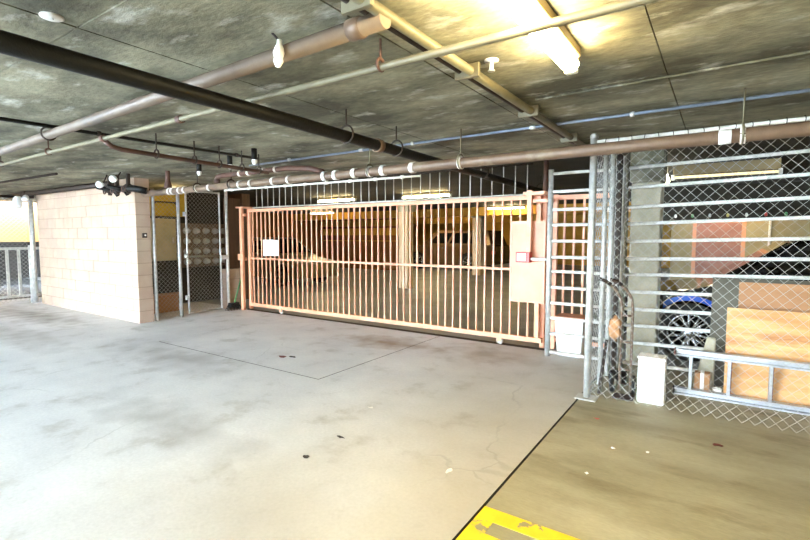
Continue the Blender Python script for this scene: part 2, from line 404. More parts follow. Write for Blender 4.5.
# ================================================================== SLIDING GATE
GY = 5.84
t = thing('sliding_gate', (-4.75, GY, 0), 'wide salmon painted picket sliding gate across the driveway', 'gate')
obj('top_rail', bevel(box(B(), -7.62, -1.88, GY-.025, GY+.025, 1.91, 1.965), .004), 'salmon', t)
obj('middle_rail', bevel(box(B(), -7.6, -1.9, GY-.02, GY+.02, 1.0, 1.035), .004), 'salmon', t)
obj('bottom_rail', bevel(box(B(), -7.62, -1.84, GY-.03, GY+.03, .085, .15), .004), 'salmon', t)
obj('stile', bevel(box(B(), -7.62, -7.565, GY-.026, GY+.026, .15, 1.91), .004), 'salmon', t)
obj('stile', bevel(box(B(), -1.94, -1.88, GY-.026, GY+.026, .15, 1.91), .004), 'salmon', t)
pk = mesh('picket', box(B(), -.0105, .0105, -.0105, .0105, 0, 1.762), 'salmon')
k = 0
for i in range(46):
    x = -7.49+i*.1213
    if x < -1.98: inst('picket', pk, t, (x, GY, .149))
pan = obj('lock_cover', bevel(box(B(), -2.25, -1.82, GY-.05, GY-.027, .62, 1.62), .006), 'salmon_sheet', t)
fr = B()
for a in ((-2.265,-2.24,.60,1.64), (-1.83,-1.805,.60,1.64), (-2.24,-1.83,.60,.63), (-2.24,-1.83,1.61,1.64)): box(fr, a[0], a[1], GY-.055, GY-.024, a[2], a[3])
obj('cover_edge', fr, 'salmon', pan)
for x in (-6.72, -2.41):
    wh = obj('wheel', lathe(B(), (x, GY-.02, .05), (0,1,0), [(0,0), (.03,0), (.05,.004), (.044,.02), (.05,.036), (.03,.04), (0,.04)], 20), 'galv', t)
    bm = B(); box(bm, x-.03, x+.03, GY-.034, GY-.024, .04, .12); box(bm, x-.03, x+.03, GY+.024, GY+.034, .04, .12)
    tube(bm, [(x, GY-.04, .05), (x, GY+.04, .05)], .008, 8)
    obj('wheel_bracket', bm, 'salmon', wh)
single('gate_track', prism(B(), [(-7.7, GY-.03, 0), (-7.7, GY+.03, 0), (-7.7, GY, .022)], (5.9, 0, 0)), 'iron', 'dark steel floor track under the sliding gate', 'track')
# left guide posts
t = thing('gate_post', (-7.72, 5.8, 0), 'salmon guide posts at the gate end by the broom', 'post')
obj('post', bevel(box(B(), -7.755, -7.685, 5.72, 5.78, 0, 2.0), .004), 'salmon', t)
obj('post', bevel(box(B(), -7.755, -7.685, 5.90, 5.96, 0, 2.0), .004), 'salmon', t)
obj('head_plate', bevel(box(B(), -7.83, -7.60, 5.70, 5.98, 1.985, 2.015), .004), 'salmon', t)
for z in (1.86, 1.0): obj('guide_roller', lathe(B(), (-7.69, 5.76, z), (0,1,0), [(0,0), (.03,0), (.03,.06), (0,.06)], 14), 'salmon', t)
obj('latch_plate', bevel(box(B(), -7.80, -7.64, 5.70, 5.722, .98, 1.1), .003), 'salmon', t)
# right guide posts with red box
t = thing('gate_guide_post', (-1.97, 5.74, 0), 'salmon guide post carrying a red box at the gate lock', 'post')
obj('post', bevel(box(B(), -2.02, -1.96, 5.70, 5.76, 1.12, 2.02), .004), 'salmon', t)
obj('post', bevel(box(B(), -1.90, -1.84, 5.92, 5.98, 0, 2.0), .004), 'salmon', t)
bm = B(); box(bm, -2.07, -1.80, 5.69, 5.98, 1.955, 2.0); obj('head_plate', bevel(bm, .004), 'salmon', t)
obj('cross_arm', bevel(box(B(), -1.96, -1.70, 5.73, 5.77, 1.86, 1.91), .004), 'salmon', t)
rb = obj('red_box', bevel(box(B(), -2.13, -1.95, 5.63, 5.73, 1.12, 1.25), .006), 'red', t)
obj('paper_label', box(B(), -2.11, -2.0, 5.626, 5.632, 1.14, 1.235), 'sign_white', rb)
hd = B(); tube(hd, [(-1.95,5.68,1.165), (-1.70,5.68,1.165)], .02, 10); obj('bolt_handle', hd, 'white_paint', t)
single('rusty_pipe_stub', tube(B(), [(-1.84,5.84,1.985), (-1.83,5.84,ZC+.002)], .03, 12), 'rust_pipe', 'rust-streaked salmon pipe stub between gate post and ceiling', 'pipe')
# fixed salmon frame right of the gate
t = thing('fixed_picket_panel', (-1.4, 5.97, 0), 'narrow fixed salmon picket panel behind the ladder-like bars', 'fence')
for x in (-1.74, -1.05): obj('stile', bevel(box(B(), x-.03, x+.03, 5.94, 6.0, 0, 1.97), .004), 'salmon', t)
obj('top_rail', bevel(box(B(), -1.71, -1.08, 5.945, 5.995, 1.90, 1.96), .004), 'salmon', t)
obj('bottom_rail', bevel(box(B(), -1.71, -1.08, 5.945, 5.995, .1, .15), .004), 'salmon', t)
pk2 = mesh('picket', box(B(), -.0125, .0125, -.0125, .0125, 0, 1.76), 'salmon')
for i in range(5): inst('picket', pk2, t, (-1.625+i*.116, 5.97, .145))
# overhead grille above the gate
t = thing('overhead_grille', (-4.7, 5.93, 1.98), 'row of thin grey upright bars filling the gap above the gate', 'grille')
obj('bottom_rail', tube(B(), [(-7.7,5.93,2.0), (-2.03,5.93,1.985)], .012, 8), 'galv_pale', t)
obj('top_rail', tube(B(), [(-7.7,5.93,2.375), (-2.03,5.93,2.375)], .012, 8), 'iron', t)
pk3 = mesh('upright_bar', tube(B(), [(0,0,0), (0,0,.40)], .0068, 6), 'galv_pale')
for i in range(34):
    x = -7.48+i*.163
    if x < -2.04: inst('upright_bar', pk3, t, (x, 5.93, 1.985))
# sign on the gate
t = thing('gate_sign', (-6.96, 5.82, 1.08), 'white square sign fixed to the gate pickets', 'sign')
obj('plate', bevel(box(B(), -7.17, -6.74, 5.806, 5.815, 1.08, 1.38), .003), 'sign_white', t)
obj('small_print', box(B(), -7.08, -6.80, 5.8045, 5.807, 1.105, 1.115), 'ink', t)
for sxx in (-7.14, -6.77): obj('screw', lathe(B(), (sxx, 5.806, 1.36), (0,-1,0), [(.008,0), (.008,.002), (0,.004)], 8), 'galv', t)

# ================================================================== METER ROOM FENCE
UX = -7.95
t = thing('meter_room_screen', (UX, 4.4, 0), 'narrow fixed chain-link panel beside the block wall', 'fence')
obj('post', tube(B(), [(UX,4.17,0), (UX,4.17,2.25)], .03, 12), 'galv', t)
obj('post', tube(B(), [(UX,4.61,0), (UX,4.61,2.25)], .03, 12), 'galv', t)
obj('top_rail', tube(B(), [(UX,4.17,2.2), (UX,4.61,2.2)], .018, 10), 'galv', t)
chain_link('wire_mesh', t, (UX,4.19,0), (0,1,0), .42, .03, 2.2, .075, r=.0026)
t = thing('meter_room_gate', (UX, 5.1, 0), 'chain-link pedestrian gate of the meter room', 'gate')
obj('frame', tube(B(), [(UX+.01,4.75,.06), (UX+.01,5.42,.06), (UX+.01,5.42,2.26), (UX+.01,4.75,2.26)], .022, 10, True), 'galv', t)
obj('middle_rail', tube(B(), [(UX+.01,4.77,1.08), (UX+.01,5.40,1.08)], .016, 10), 'olive_pipe', t)
chain_link('wire_mesh', t, (UX+.01,4.76,0), (0,1,0),   .66, .06, 2.26, .075, r=.0026)
for z in (.3, 1.05, 1.8): obj('hinge', tube(B(), [(UX+.01,4.72,z), (UX+.01,4.72,z+.08)], .03, 10), 'galv', t)
obj('latch', bevel(box(B(), UX-.01, UX+.05, 5.42, 5.55, 1.0, 1.08), .004), 'galv', t)
t = thing('meter_room_post', (UX, 5.58, 0), 'bright galvanised post between the meter room gate and the broom', 'post')
obj('shaft', tube(B(), [(UX,5.58,0), (UX,5.58,2.3)], .028, 12), 'galv_pale', t)
obj('cap', lathe(B(), (UX,5.58,2.3), (0,0,1), [(.032,0), (.032,.015), (0,.03)], 12), 'galv_pale', t)
single('wooden_board', bevel(box(B(), -8.16, -8.06, 5.66, 5.98, .8, 2.2), .006), 'brown_wood', 'dark brown board standing on the low block wall', 'board')
t = thing('wall_switch', (-7.92, 4.0, 1.45), 'small dark switch box on the end of the block wall', 'switch')
obj('box', bevel(box(B(), -7.922, -7.89, 3.96, 4.03, 1.42, 1.50), .004), 'iron', t)
obj('toggle', box(B(), -7.89, -7.875, 3.985, 4.005, 1.45, 1.475), 'strap', t)

# ---- meters
t = thing('meter_bank', (-9.5, 6.0, .85), 'bank of round glass electricity meters in the meter room', 'meters')
obj('back_box', bevel(box(B(), -9.59, -9.42, 5.5, 6.66, .78, 1.72), .01), 'meter_box', t)
md = mesh('meter', lathe(B(), (0,0,0), (1,0,0), [(.058,0), (.058,.03), (.05,.035), (.05,.09), (.04,.11), (0,.115)], 16), 'meter_glass')
mr_ = mesh('ring', lathe(B(), (0,0,0), (1,0,0), [(.07,0), (.07,.02), (.052,.035)], 16), 'galv')
for r_ in range(4):
    for c_ in range(5):
        o = inst('meter', md, t, (-9.42, 5.62+c_*.225, .9+r_*.22)); OFF[o] = Vector((-9.42, 5.62+c_*.225, .9+r_*.22))
        inst('ring', mr_, o, OFF[o])
t = thing('grey_cabinet', (-9.3, 5.0, .95), 'beige metal electrical cabinet on the meter room wall', 'cabinet')
obj('body', bevel(box(B(), -9.59, -9.3, 4.72, 5.34, .95, 1.8), .01), 'cabinet', t)
dr = obj('door', bevel(box(B(), -9.3, -9.285, 4.75, 5.31, .98, 1.77), .004), 'cabinet', t)
obj('handle', box(B(), -9.285, -9.265, 5.24, 5.27, 1.3, 1.42), 'galv', dr)
single('yellow_panel', bevel(box(B(), -9.6, -9.56, 4.75, 5.75, 1.86, 2.36), .006), 'yellow_board', 'yellow panel high on the meter room wall', 'panel')
single('looped_conduit', tube(B(), [(-9.42,4.95,1.8), (-9.42,4.95,2.08), (-9.42,5.0,2.14), (-9.42,5.4,2.14), (-9.42,5.46,2.08), (-9.42,5.46,1.72)], .018, 8), 'iron', 'dark looped conduit rising from the beige cabinet', 'conduit')
t = thing('fire_extinguisher', (-9.2, 4.62, 0), 'red upright cylinder standing behind the fixed chain-link panel', 'extinguisher')
obj('cylinder', lathe(B(), (-9.2,4.62,0), (0,0,1), [(0,0), (.08,0), (.085,.02), (.085,.95), (.06,1.05), (.025,1.08), (.025,1.12), (0,1.12)], 18), 'red_dull', t)
obj('valve', bevel(box(B(), -9.23, -9.17, 4.58, 4.70, 1.12, 1.18), .005), 'iron', t)
t = thing('cardboard_box', (-8.9, 4.75, 0), 'brown carton on the meter room floor', 'box')
obj('carton', bevel(box(B(), -9.1, -8.7, 4.5, 5.0, 0, .32), .004), 'cardboard', t)
obj('flap', prism(B(), [(-8.7,4.5,.32), (-8.7,5.0,.32), (-8.55,5.0,.38), (-8.55,4.5,.38)], (0,0,.006)), 'cardboard', t)
# broom
t = thing('broom', (-7.86, 5.68, 0), 'black bristled broom with a green handle leaning by the gate post', 'broom')
obj('handle', tube(B(), [(-7.86,5.64,.12), (-7.93,5.93,.80)], .013, 8), 'green_handle', t)
obj('head', bevel(box(B(), -7.91, -7.81, 5.53, 5.73, .10, .15), .008), 'bristle', t)
bm = B()
for i in range(9):
    for j in range(4):
        a = (-7.90+j*.026, 5.535+i*.024)
        tube(bm, [(a[0], a[1], .11), (a[0]+(j-1.5)*.02, a[1]+(i-4)*.012, 0.002)], [.009, .006], 5)
obj('bristles', bm, 'bristle', t, None, 'stuff')

# ================================================================== LEFT FENCE
t = thing('fence_post', (-12.16, 3.82, 0), 'tall grey pipe post at the left end of the block wall', 'post')
obj('shaft', tube(B(), [(-12.16,3.80,0), (-12.16,3.80,2.2)], .045, 14), 'galv', t)
obj('foot', lathe(B(), (-12.16,3.80,0), (0,0,1), [(.1,0), (.1,.015), (.062,.03)], 14), 'galv', t)
t = thing('security_light', (-12.1, 3.75, 2.1), 'white floodlight with dark bracket on top of the left pipe post', 'light')
lathe_pts = [(0,0), (.05,0), (.075,.05), (.085,.2), (.07,.24), (0,.25)]
obj('lamp_head', lathe(B(), (-12.2,3.6,2.27), (.25,-.15,-1), lathe_pts, 16), 'white_plastic', t)
obj('lamp_head', lathe(B(), (-11.98,3.68,2.27), (.9,-.5,-.5), [(q*.7, h*.8) for q, h in lathe_pts], 16), 'white_plastic', t)
obj('bracket', bevel(box(B(), -12.26, -12.06, 3.66, 3.84, 2.24, 2.38), .01), 'iron', t)
t = thing('railing', (-13.1, 3.6, 0), 'low white railing of upright bars behind the left chain-link', 'railing')
obj('top_rail', bevel(box(B(), -13.13, -13.07, 1.2, 4.35, 1.14, 1.2), .006), 'galv_pale', t)
obj('bottom_rail', bevel(box(B(), -13.13, -13.07, 1.2, 4.35, .07, .12), .006), 'galv_pale', t)
rb_ = mesh('baluster', box(B(), -.02, .02, -.025, .025, 0, 1.03), 'galv_pale')
for i in range(15): inst('baluster', rb_, t, (-13.1, 1.3+i*.21, .115))
t = thing('left_mesh_fence', (-12.45, 3.2, 0), 'fine chain-link fence at the left edge in front of the railing', 'fence')
obj('post', tube(B(), [(-12.45,3.84,0), (-12.45,3.84,1.25)], .04, 12), 'galv', t)
obj('post', tube(B(), [(-12.45,2.2,0), (-12.45,2.2,2.3)], .04, 12), 'galv', t)
obj('top_rail', tube(B(), [(-12.45,2.2,2.28), (-12.45,3.85,2.28)], .025, 10), 'iron', t)
chain_link('wire_mesh', t, (-12.45,2.22,0), (0,1,0), 1.6, .04, 2.28, .085, r=.004)

# ================================================================== PIPES ON THE CEILING
def hanger(parent, p, r, axis='y', m='iron', w_=.006):
    # rod from the ceiling and a loop round the pipe
    p = Vector(p); bm = B()
    tube(bm, [(p.x,p.y,p.z+r+.03), (p.x,p.y,ZC-.001)], w_, 6)
    ux = (1,0,0) if axis == 'y' else (0,1,0)
    tube(bm, arc(p+V(0,0,.012), r+.016, 0, 2*PI, 18, ux, (0,0,1))[:-1], .008, 6, True)
    return obj('hanger', bm, m, parent)
def strap(parent, p, r, axis, m='strap', w_=.045):
    d = V(0,1,0) if axis == 'y' else V(1,0,0)
    p = Vector(p); return obj('strap', lathe(B(), p-d*w_/2, d, [(r, 0), (r+.007, 0), (r+.007, w_), (r, w_)], 18), m, parent)
# thick black pipe
t = thing('black_pipe', (-2.36, 2, 2.16), 'thick black pipe running from the upper left towards the gate', 'pipe')
obj('pipe', tube(B(), [(-2.3,-2.4,2.2), (-2.36,2.2,2.2), (-2.4,4.2,2.19), (-2.5,9.5,2.17)], .044, 18), 'black_pipe', t)
for y in (-.8, 2.71, 3.37, 5.2, 7.4): hanger(t, (-2.36-.008*(y-2), y, 2.2), .05, 'y')
obj('sleeve', lathe(B(), (-2.385,3.1,2.197), (0,1,0), [(.048,0), (.056,0), (.056,.06), (.048,.06)], 18), 'brown_pipe', t)
# tan pipe
t = thing('tan_pipe', (-4, 1.42, 2.16), 'thick tan pipe crossing the upper left, ending at the yellow-lit conduit', 'pipe')
obj('pipe', tube(B(), [(-13,1.92,2.33), (-6.3,1.73,2.33), (-1.165,1.58,2.33)], .038, 16), 'tan_pipe', t)
for x in (-8.3, -4.9): hanger(t, (x, 1.73-.0292*(x+6.3), 2.33), .039, 'x')
obj('coupling', lathe(B(), (-1.36,1.585,2.33), (1,0,0), [(.038,0), (.045,.005), (.045,.07), (.038,.075)], 16), 'brown_pipe', t)
t = thing('wrapped_sprinkler', (-1.74, 1.53, 2.2), 'white plastic wrap hanging from the tan pipe', 'sprinkler')
obj('wrap', lathe(B(), (-1.74,1.53,2.36), (0,-.1,-1), [(0,0), (.012,.0), (.012,.02), (.02,.035), (.026,.06), (.02,.085), (.023,.10), (.012,.125), (0,.13)], 10), 'foam', t)
obj('clip', tube(B(), [(-1.79,1.53,2.403), (-1.74,1.53,2.355)], .006, 6), 'iron', t)
# thin olive pipe
t = thing('olive_pipe', (-3, 1.73, 2.17), 'thin olive pipe passing below the fluorescent lamp', 'pipe')
obj('pipe', tube(B(), [(-13,1.94,2.265), (-6.9,1.90,2.265), (-.27,1.85,2.265), (3.1,1.83,2.265)], .0185, 12), 'olive_pipe', t)
for x in (-9.9, -6.9, -5.5, -1.4, 1.3): hanger(t, (x, 1.90-.0076*(x+6.9), 2.265), .012, 'x', 'rust_pipe')
for x in (-4.35, -3.2): obj('coupling', lathe(B(), (x,1.877,2.265), (1,0,0), [(.021,0), (.029,.003), (.029,.05), (.021,.053)], 12), 'rust_pipe', t)
# rust branch pipe
t = thing('rust_branch_pipe', (-4, 3, 2.1), 'dark rusty branch pipe running from the olive pipe to the pipe cluster', 'pipe')
obj('pipe', tube(B(), [(-4.33,1.885,2.255), (-4.34,1.95,2.212), (-4.35,2.03,2.20), (-4.46,3.29,2.20), (-4.5,3.74,2.20)], .021, 12), 'rust_pipe', t)
for y in (2.35, 2.75, 3.05, 3.35, 3.6): hanger(t, (-4.35-.088*(y-2.03), y, 2.20), .022, 'y')
t = thing('slim_black_pipe', (-4.68, 2.5, 2.35), 'slim black pipe close under the ceiling left of the rusty branch', 'pipe')
obj('pipe', tube(B(), [(-4.85,-2.2,2.372), (-4.74,1.32,2.372), (-4.62,3.7,2.372)], .016, 10), 'black_pipe', t)
for y in (.2, 2.0, 3.4): strap(t, (-4.78+.045*y, y, 2.372), .016, 'y', 'iron', .03)
# yellow-lit conduit pair
t = thing('conduit_pair', (-1.2, 3, 2.33), 'pair of conduits running along the ceiling beside the fluorescent lamp', 'conduit')
obj('thick_conduit', tube(B(), [(-1.18,1.2,2.358), (-1.19,5.5,2.358)], .026, 14), 'olive_pipe', t)
obj('thin_conduit', tube(B(), [(-1.245,1.2,2.37), (-1.255,5.5,2.37)], .016, 10), 'iron', t)
for y in (1.45, 2.4, 3.4, 4.5): obj('clip', bevel(box(B(), -1.28, -1.13, y-.012, y+.012, 2.322, ZC-.001), .003), 'olive_pipe', t)
hd_ = obj('sprinkler', lathe(B(), (-1.07,2.42,ZC+.002), (0,0,-1), [(.04,0), (.04,.008), (.012,.012), (.012,.05), (.02,.055), (.02,.06), (0,.06)], 12), 'galv', t)
# blue-grey conduit
t = thing('blue_conduit', (-2, 4, 2.37), 'slim blue-grey conduit along the ceiling from the pipe cluster to the right edge', 'conduit')
obj('pipe', tube(B(), [(-5.2,4.02,2.378), (3.1,3.95,2.378)], .0125, 8), 'blue_conduit', t)
for x in (-4.4, -2.6, -.6, .7, 2.0): strap(t, (x, 3.985, 2.378), .0125, 'x', 'galv', .03)
for x in (-3.3, -1.4): obj('coupling', lathe(B(), (x,3.99,2.378), (1,0,0), [(.0125,0), (.018,.002), (.018,.05), (.0125,.052)], 10), 'galv', t)
# faint ceiling conduit further right
single('painted_conduit', tube(B(), [(-1.1,3.24,2.39), (3.1,3.12,2.39)], .008, 8), 'ceil', 'thin paint-covered conduit on the ceiling right of the lamp', 'conduit')
# main brown pipe
t = thing('main_pipe', (-3, 3.77, 2.05), 'long brown pipe with white straps crossing above the gate to the right edge', 'pipe')
obj('pipe', tube(B(), [(-7.45,3.78,2.10), (-5,3.775,2.10), (-1,3.765,2.10), (3.1,3.75,2.10)], .046, 16), 'brown_pipe', t)
for x in (-3.6, -3.44, -3.18, -2.81, -2.46): strap(t, (x, 3.77, 2.10), .046, 'x')
for x in (-6.7, -6.61, -6.43, -6.3, -5.71, -5.07, -4.85, -4.44, -4.17): strap(t, (x, 3.775, 2.10), .046, 'x', 'strap', .03)
for x in (-6.0, -5.25, -2.98, -1.95, .09, 1.7):
    hanger(t, (x, 3.77, 2.10), .046, 'x', 'olive_pipe' if x > -3.5 else 'iron')
    strap(t, (x, 3.77, 2.10), .048, 'x', 'strap', .03)
obj('label_patch', lathe(B(), (-.04,3.76,2.10), (1,0,0), [(.0465,0), (.0478,0), (.0478,.07), (.0465,.07)], 16), 'white_plastic', t)
t = thing('pale_conduit', (-4, 3.75, 2.0), 'pale thin conduit hung just below the strapped brown pipe', 'conduit')
obj('pipe', tube(B(), [(-5.35,3.74,2.04), (-2.36,3.74,2.012)], .011, 8), 'galv_pale', t)
for k in range(9): strap(t, (-5.2+k*.33, 3.74, 2.0386-k*.0031), .011, 'x', 'strap', .03)
t = thing('upper_branch_pipe', (-4.6, 3.775, 2.14), 'rusty pipe looping above the brown pipe between two elbows', 'pipe')
obj('pipe', tube(B(), [(-5.56,3.775,2.148), (-5.56,3.775,2.20), (-5.54,3.775,2.225), (-5.49,3.775,2.238), (-4.2,3.775,2.235), (-3.85,3.775,2.205), (-3.64,3.775,2.15)], .031, 12), 'rust_pipe', t)
for x in (-5.07, -4.9, -4.62, -4.4): strap(t, (x, 3.775, 2.237), .031, 'x', 'strap', .03)
obj('elbow', lathe(B(), (-5.56,3.775,2.149), (0,0,1), [(.031,0), (.04,0), (.04,.045), (.031,.045)], 12), 'rust_pipe', t)
t = thing('pipe_tee', (-6.75, 3.775, 2.148), 'brown cone-shaped pipe tee above the meter room screen', 'pipe')
obj('riser', lathe(B(), (-6.75,3.775,2.148), (0,0,1), [(.055,0), (.052,.05), (.04,.09), (.033,.11), (.033,ZC-2.149)], 14), 'rust_pipe', t)
# dark valve cluster
t = thing('valve_cluster', (-7.5, 3.6, 2.1), 'dark cluster of valves and pipes over the corner of the block wall', 'valves')
obj('manifold', tube(B(), [(-8.3,3.6,2.2), (-7.4,3.6,2.17), (-7.3,3.65,2.15), (-7.25,3.72,2.13)], .05, 12), 'black_pipe', t)
for x in (-8.15, -7.9, -7.55):
    vb = obj('valve', lathe(B(), (x,3.6,2.1), (0,0,1), [(0,0), (.03,0), (.03,.03), (.065,.05), (.065,.12), (.03,.15), (.03,ZC-2.101)], 12), 'iron', t)
    obj('hand_wheel', tube(B(), arc((x,3.52,2.16), .045, 0, 2*PI, 14, (1,0,0), (0,0,1))[:-1], .008, 6, True), 'rust_pipe', vb)
for x in (-8.02, -7.7): obj('pipe', tube(B(), [(x,3.36,2.2), (x,3.6,2.17), (x,3.66,2.09)], .03, 10), 'black_pipe', t)
for x, y, z, lb in ((-7.95,3.38,2.24,'left'), (-7.45,3.35,2.29,'right')):
    q = thing('flood_lamp', (x,y,z), lb+' one of two small white lamp heads on the dark valve cluster', 'lamp')
    obj('head', lathe(B(), (x,y,z), (.6,-.8,-.1), [(0,-.05), (.03,-.05), (.05,0), (.055,.03), (0,.035)], 14), 'white_plastic', q)
    obj('arm', tube(B(), [(x,y+.03,z), (x,y+.1,ZC-.002)], .01, 6), 'iron', q)
# sprinkler drops with white ends
for k, (x, y, lb) in enumerate(((-5.6,3.55,'above the elbow of the brown pipe'), (-4.78,3.42,'left of its twin near the rusty branch'), (-4.25,3.35,'right of its twin near the rusty branch'))):
    q = thing('sprinkler_drop', (x,y,2.24), 'black pipe drop with a white tip '+lb, 'sprinkler', 'pipe drops with white tips')
    obj('drop', tube(B(), [(x,y,2.28), (x,y,ZC-.001)], .03, 12), 'black_pipe', q)
    obj('tip', lathe(B(), (x,y,2.28), (0,0,-1), [(.028,0), (.03,.02), (.018,.05), (0,.055)], 12), 'white_plastic', q)
# pipe towards the left fence
single('left_wall_pipe', tube(B(), [(-8.3,3.7,2.31), (-12.05,3.72,2.33), (-13.2,3.72,2.33)], .045, 12), 'iron', 'dark pipe along the top of the block wall', 'pipe')
single('upper_left_conduit', tube(B(), [(-8.2,2.9,2.37), (-13.2,2.7,2.37)], .018, 8), 'iron', 'thin dark conduit on the ceiling above the block wall', 'conduit')
# round ceiling plate upper left
t = thing('ceiling_plate', (-2.45,.88,ZC), 'small white round cover plate on the ceiling at upper left', 'plate')
obj('disc', lathe(B(), (-2.45,.88,ZC+.003), (0,0,-1), [(.045,0), (.045,.006), (.035,.01), (0,.01)], 18), 'strap', t)
obj('screw', lathe(B(), (-2.45,.88,ZC-.007), (0,0,-1), [(.008,0), (.006,.003), (0,.003)], 8), 'galv', t)

# ================================================================== LAMPS
def strip_lamp(p, length, axis, tubem, label, group=None, twin=False, bodym='lamp_body', drop=0):
    x, y, z = p; t = thing('fluorescent_lamp', (x, y, z), label, 'lamp', group)
    d = V(1,0,0) if axis == 'x' else V(0,1,0); n = V(0,1,0) if axis == 'x' else V(1,0,0)
    c = Vector(p); h = length/2
    def bx(a0, a1, n0, n1, z0, z1):
        lo = c+d*a0+n*n0; hi = c+d*a1+n*n1
        return box(B(), min(lo.x,hi.x), max(lo.x,hi.x), min(lo.y,hi.y), max(lo.y,hi.y), z+z0, z+z1)
    obj('housing', bevel(bx(-h, h, -.045, .045, -.05, drop+.004), .006), bodym, t)
    for a in (-1, 1): obj('lamp_holder', bevel(bx(a*h-.02, a*h+.02, -.03, .03, -.12, -.05), .004), 'white_plastic', t)
    for o_ in ((-.025, .025) if twin else (0,)):
        obj('tube', tube(B(), [c+d*(-h+.02)+n*o_+V(0,0,-.085), c+d*(h-.02)+n*o_+V(0,0,-.085)], .018, 12), tubem, t)
strip_lamp((-.67, 1.9, ZC), 1.22, 'y', 'tube_main', 'glowing fluorescent lamp on the ceiling at the upper right', twin=True)
strip_lamp((-.0, 7.4, 2.33), 1.15, 'x', 'tube_bay', 'dull fluorescent lamp above the parked dark car', drop=.07)
inner = [(-7.85,8.6,'nearest behind the gate'), (-5.4,8.8,'added ahead of the nearer column to brighten it'), (-9.0,15.0,'between the two columns'), (-5.6,13.9,'right of the nearer column'),  # the one ahead of the nearer column is added to brighten it
         (-12.6,13.0,'added to light the mustard bands'), (-9.3,20.8,'by the far wall'), (-10.0,16.9,'over the tan car')]  # the one before the mustard bands is added to light them
for x, y, lb in inner:
    strip_lamp((x,y,ZC), 1.22, 'x', 'tube_inner', 'lit fluorescent lamp inside the garage '+lb, 'fluorescent lamps inside the garage')

strip_lamp((.2,12.1,ZC), 1.22, 'x', 'tube_inner', 'unseen fluorescent lamp added behind the beam to warm the olive wall', twin=False)  # added lamp, hidden by the deep beam, warms the bay wall
t = thing('meter_room_lamp', (-8.75,5.0,2.3), 'bare warm bulb on the meter room ceiling', 'lamp')
obj('socket', lathe(B(), (-8.75,5.0,ZC-.001), (0,0,-1), [(.05,0), (.05,.015), (.025,.03), (.025,.06), (0,.06)], 14), 'white_plastic', t)
obj('bulb', lathe(B(), (-8.75,5.0,2.34), (0,0,-1), [(.015,0), (.035,.04), (.035,.065), (.02,.09), (0,.095)], 14), 'bulb_warm', t)
t = thing('bay_bulb', (-.62,7.36,2.2), 'bright bare bulb at the left end of the dull lamp above the dark car', 'lamp')
obj('socket', lathe(B(), (-.66,7.4,2.33), (0,0,-1), [(.02,-.068), (.02,.0), (.025,.04), (0,.04)], 10), 'white_plastic', t)
obj('bulb', lathe(B(), (-.66,7.4,2.29), (0,0,-1), [(.015,0), (.04,.05), (.045,.09), (.03,.125), (0,.135)], 14), 'bulb_white', t)

# ================================================================== CARS
def wheel(parent, c, r, w_, spokes, side):
    x, y, z = c; s = side
    ty = obj('wheel', lathe(B(), (x,y,z), (0,s,0), [(r*.68,-w_), (r*.95,-w_), (r,-w_*.85), (r,-.02), (r*.95,0), (r*.70,.0), (r*.68,-.02)], 32), 'tyre', parent)
    bm = B(); lathe(bm, (x,y,z), (0,s,0), [(r*.70,-.005), (r*.66,.002), (r*.62,-.01), (r*.60,-.09), (0,-.09)], 32); obj('rim_barrel', bm, 'glass_dark', ty)
    bm = B(); lathe(bm, (x,y,z), (0,s,0), [(r*.70,-.004), (r*.69,.006), (r*.64,.004), (r*.63,-.02)], 32)
    lathe(bm, (x,y,z), (0,s,0), [(r*.16,-.06), (r*.16,-.005), (r*.10,.0), (0,.0)], 16)
    for k in range(spokes):
        for da in (-.13, .13):
            a = 2*PI*k/spokes+da*.6; b = 2*PI*k/spokes+da*1.5
            p0 = V(x+math.cos(a)*r*.13, y-s*.02, z+math.sin(a)*r*.13); p1 = V(x+math.cos(b)*r*.66, y-s*.012, z+math.sin(b)*r*.66)
            tube(bm, [p0, p1], [.018, .014], 6)
    obj('rim', bm, 'rim', ty)
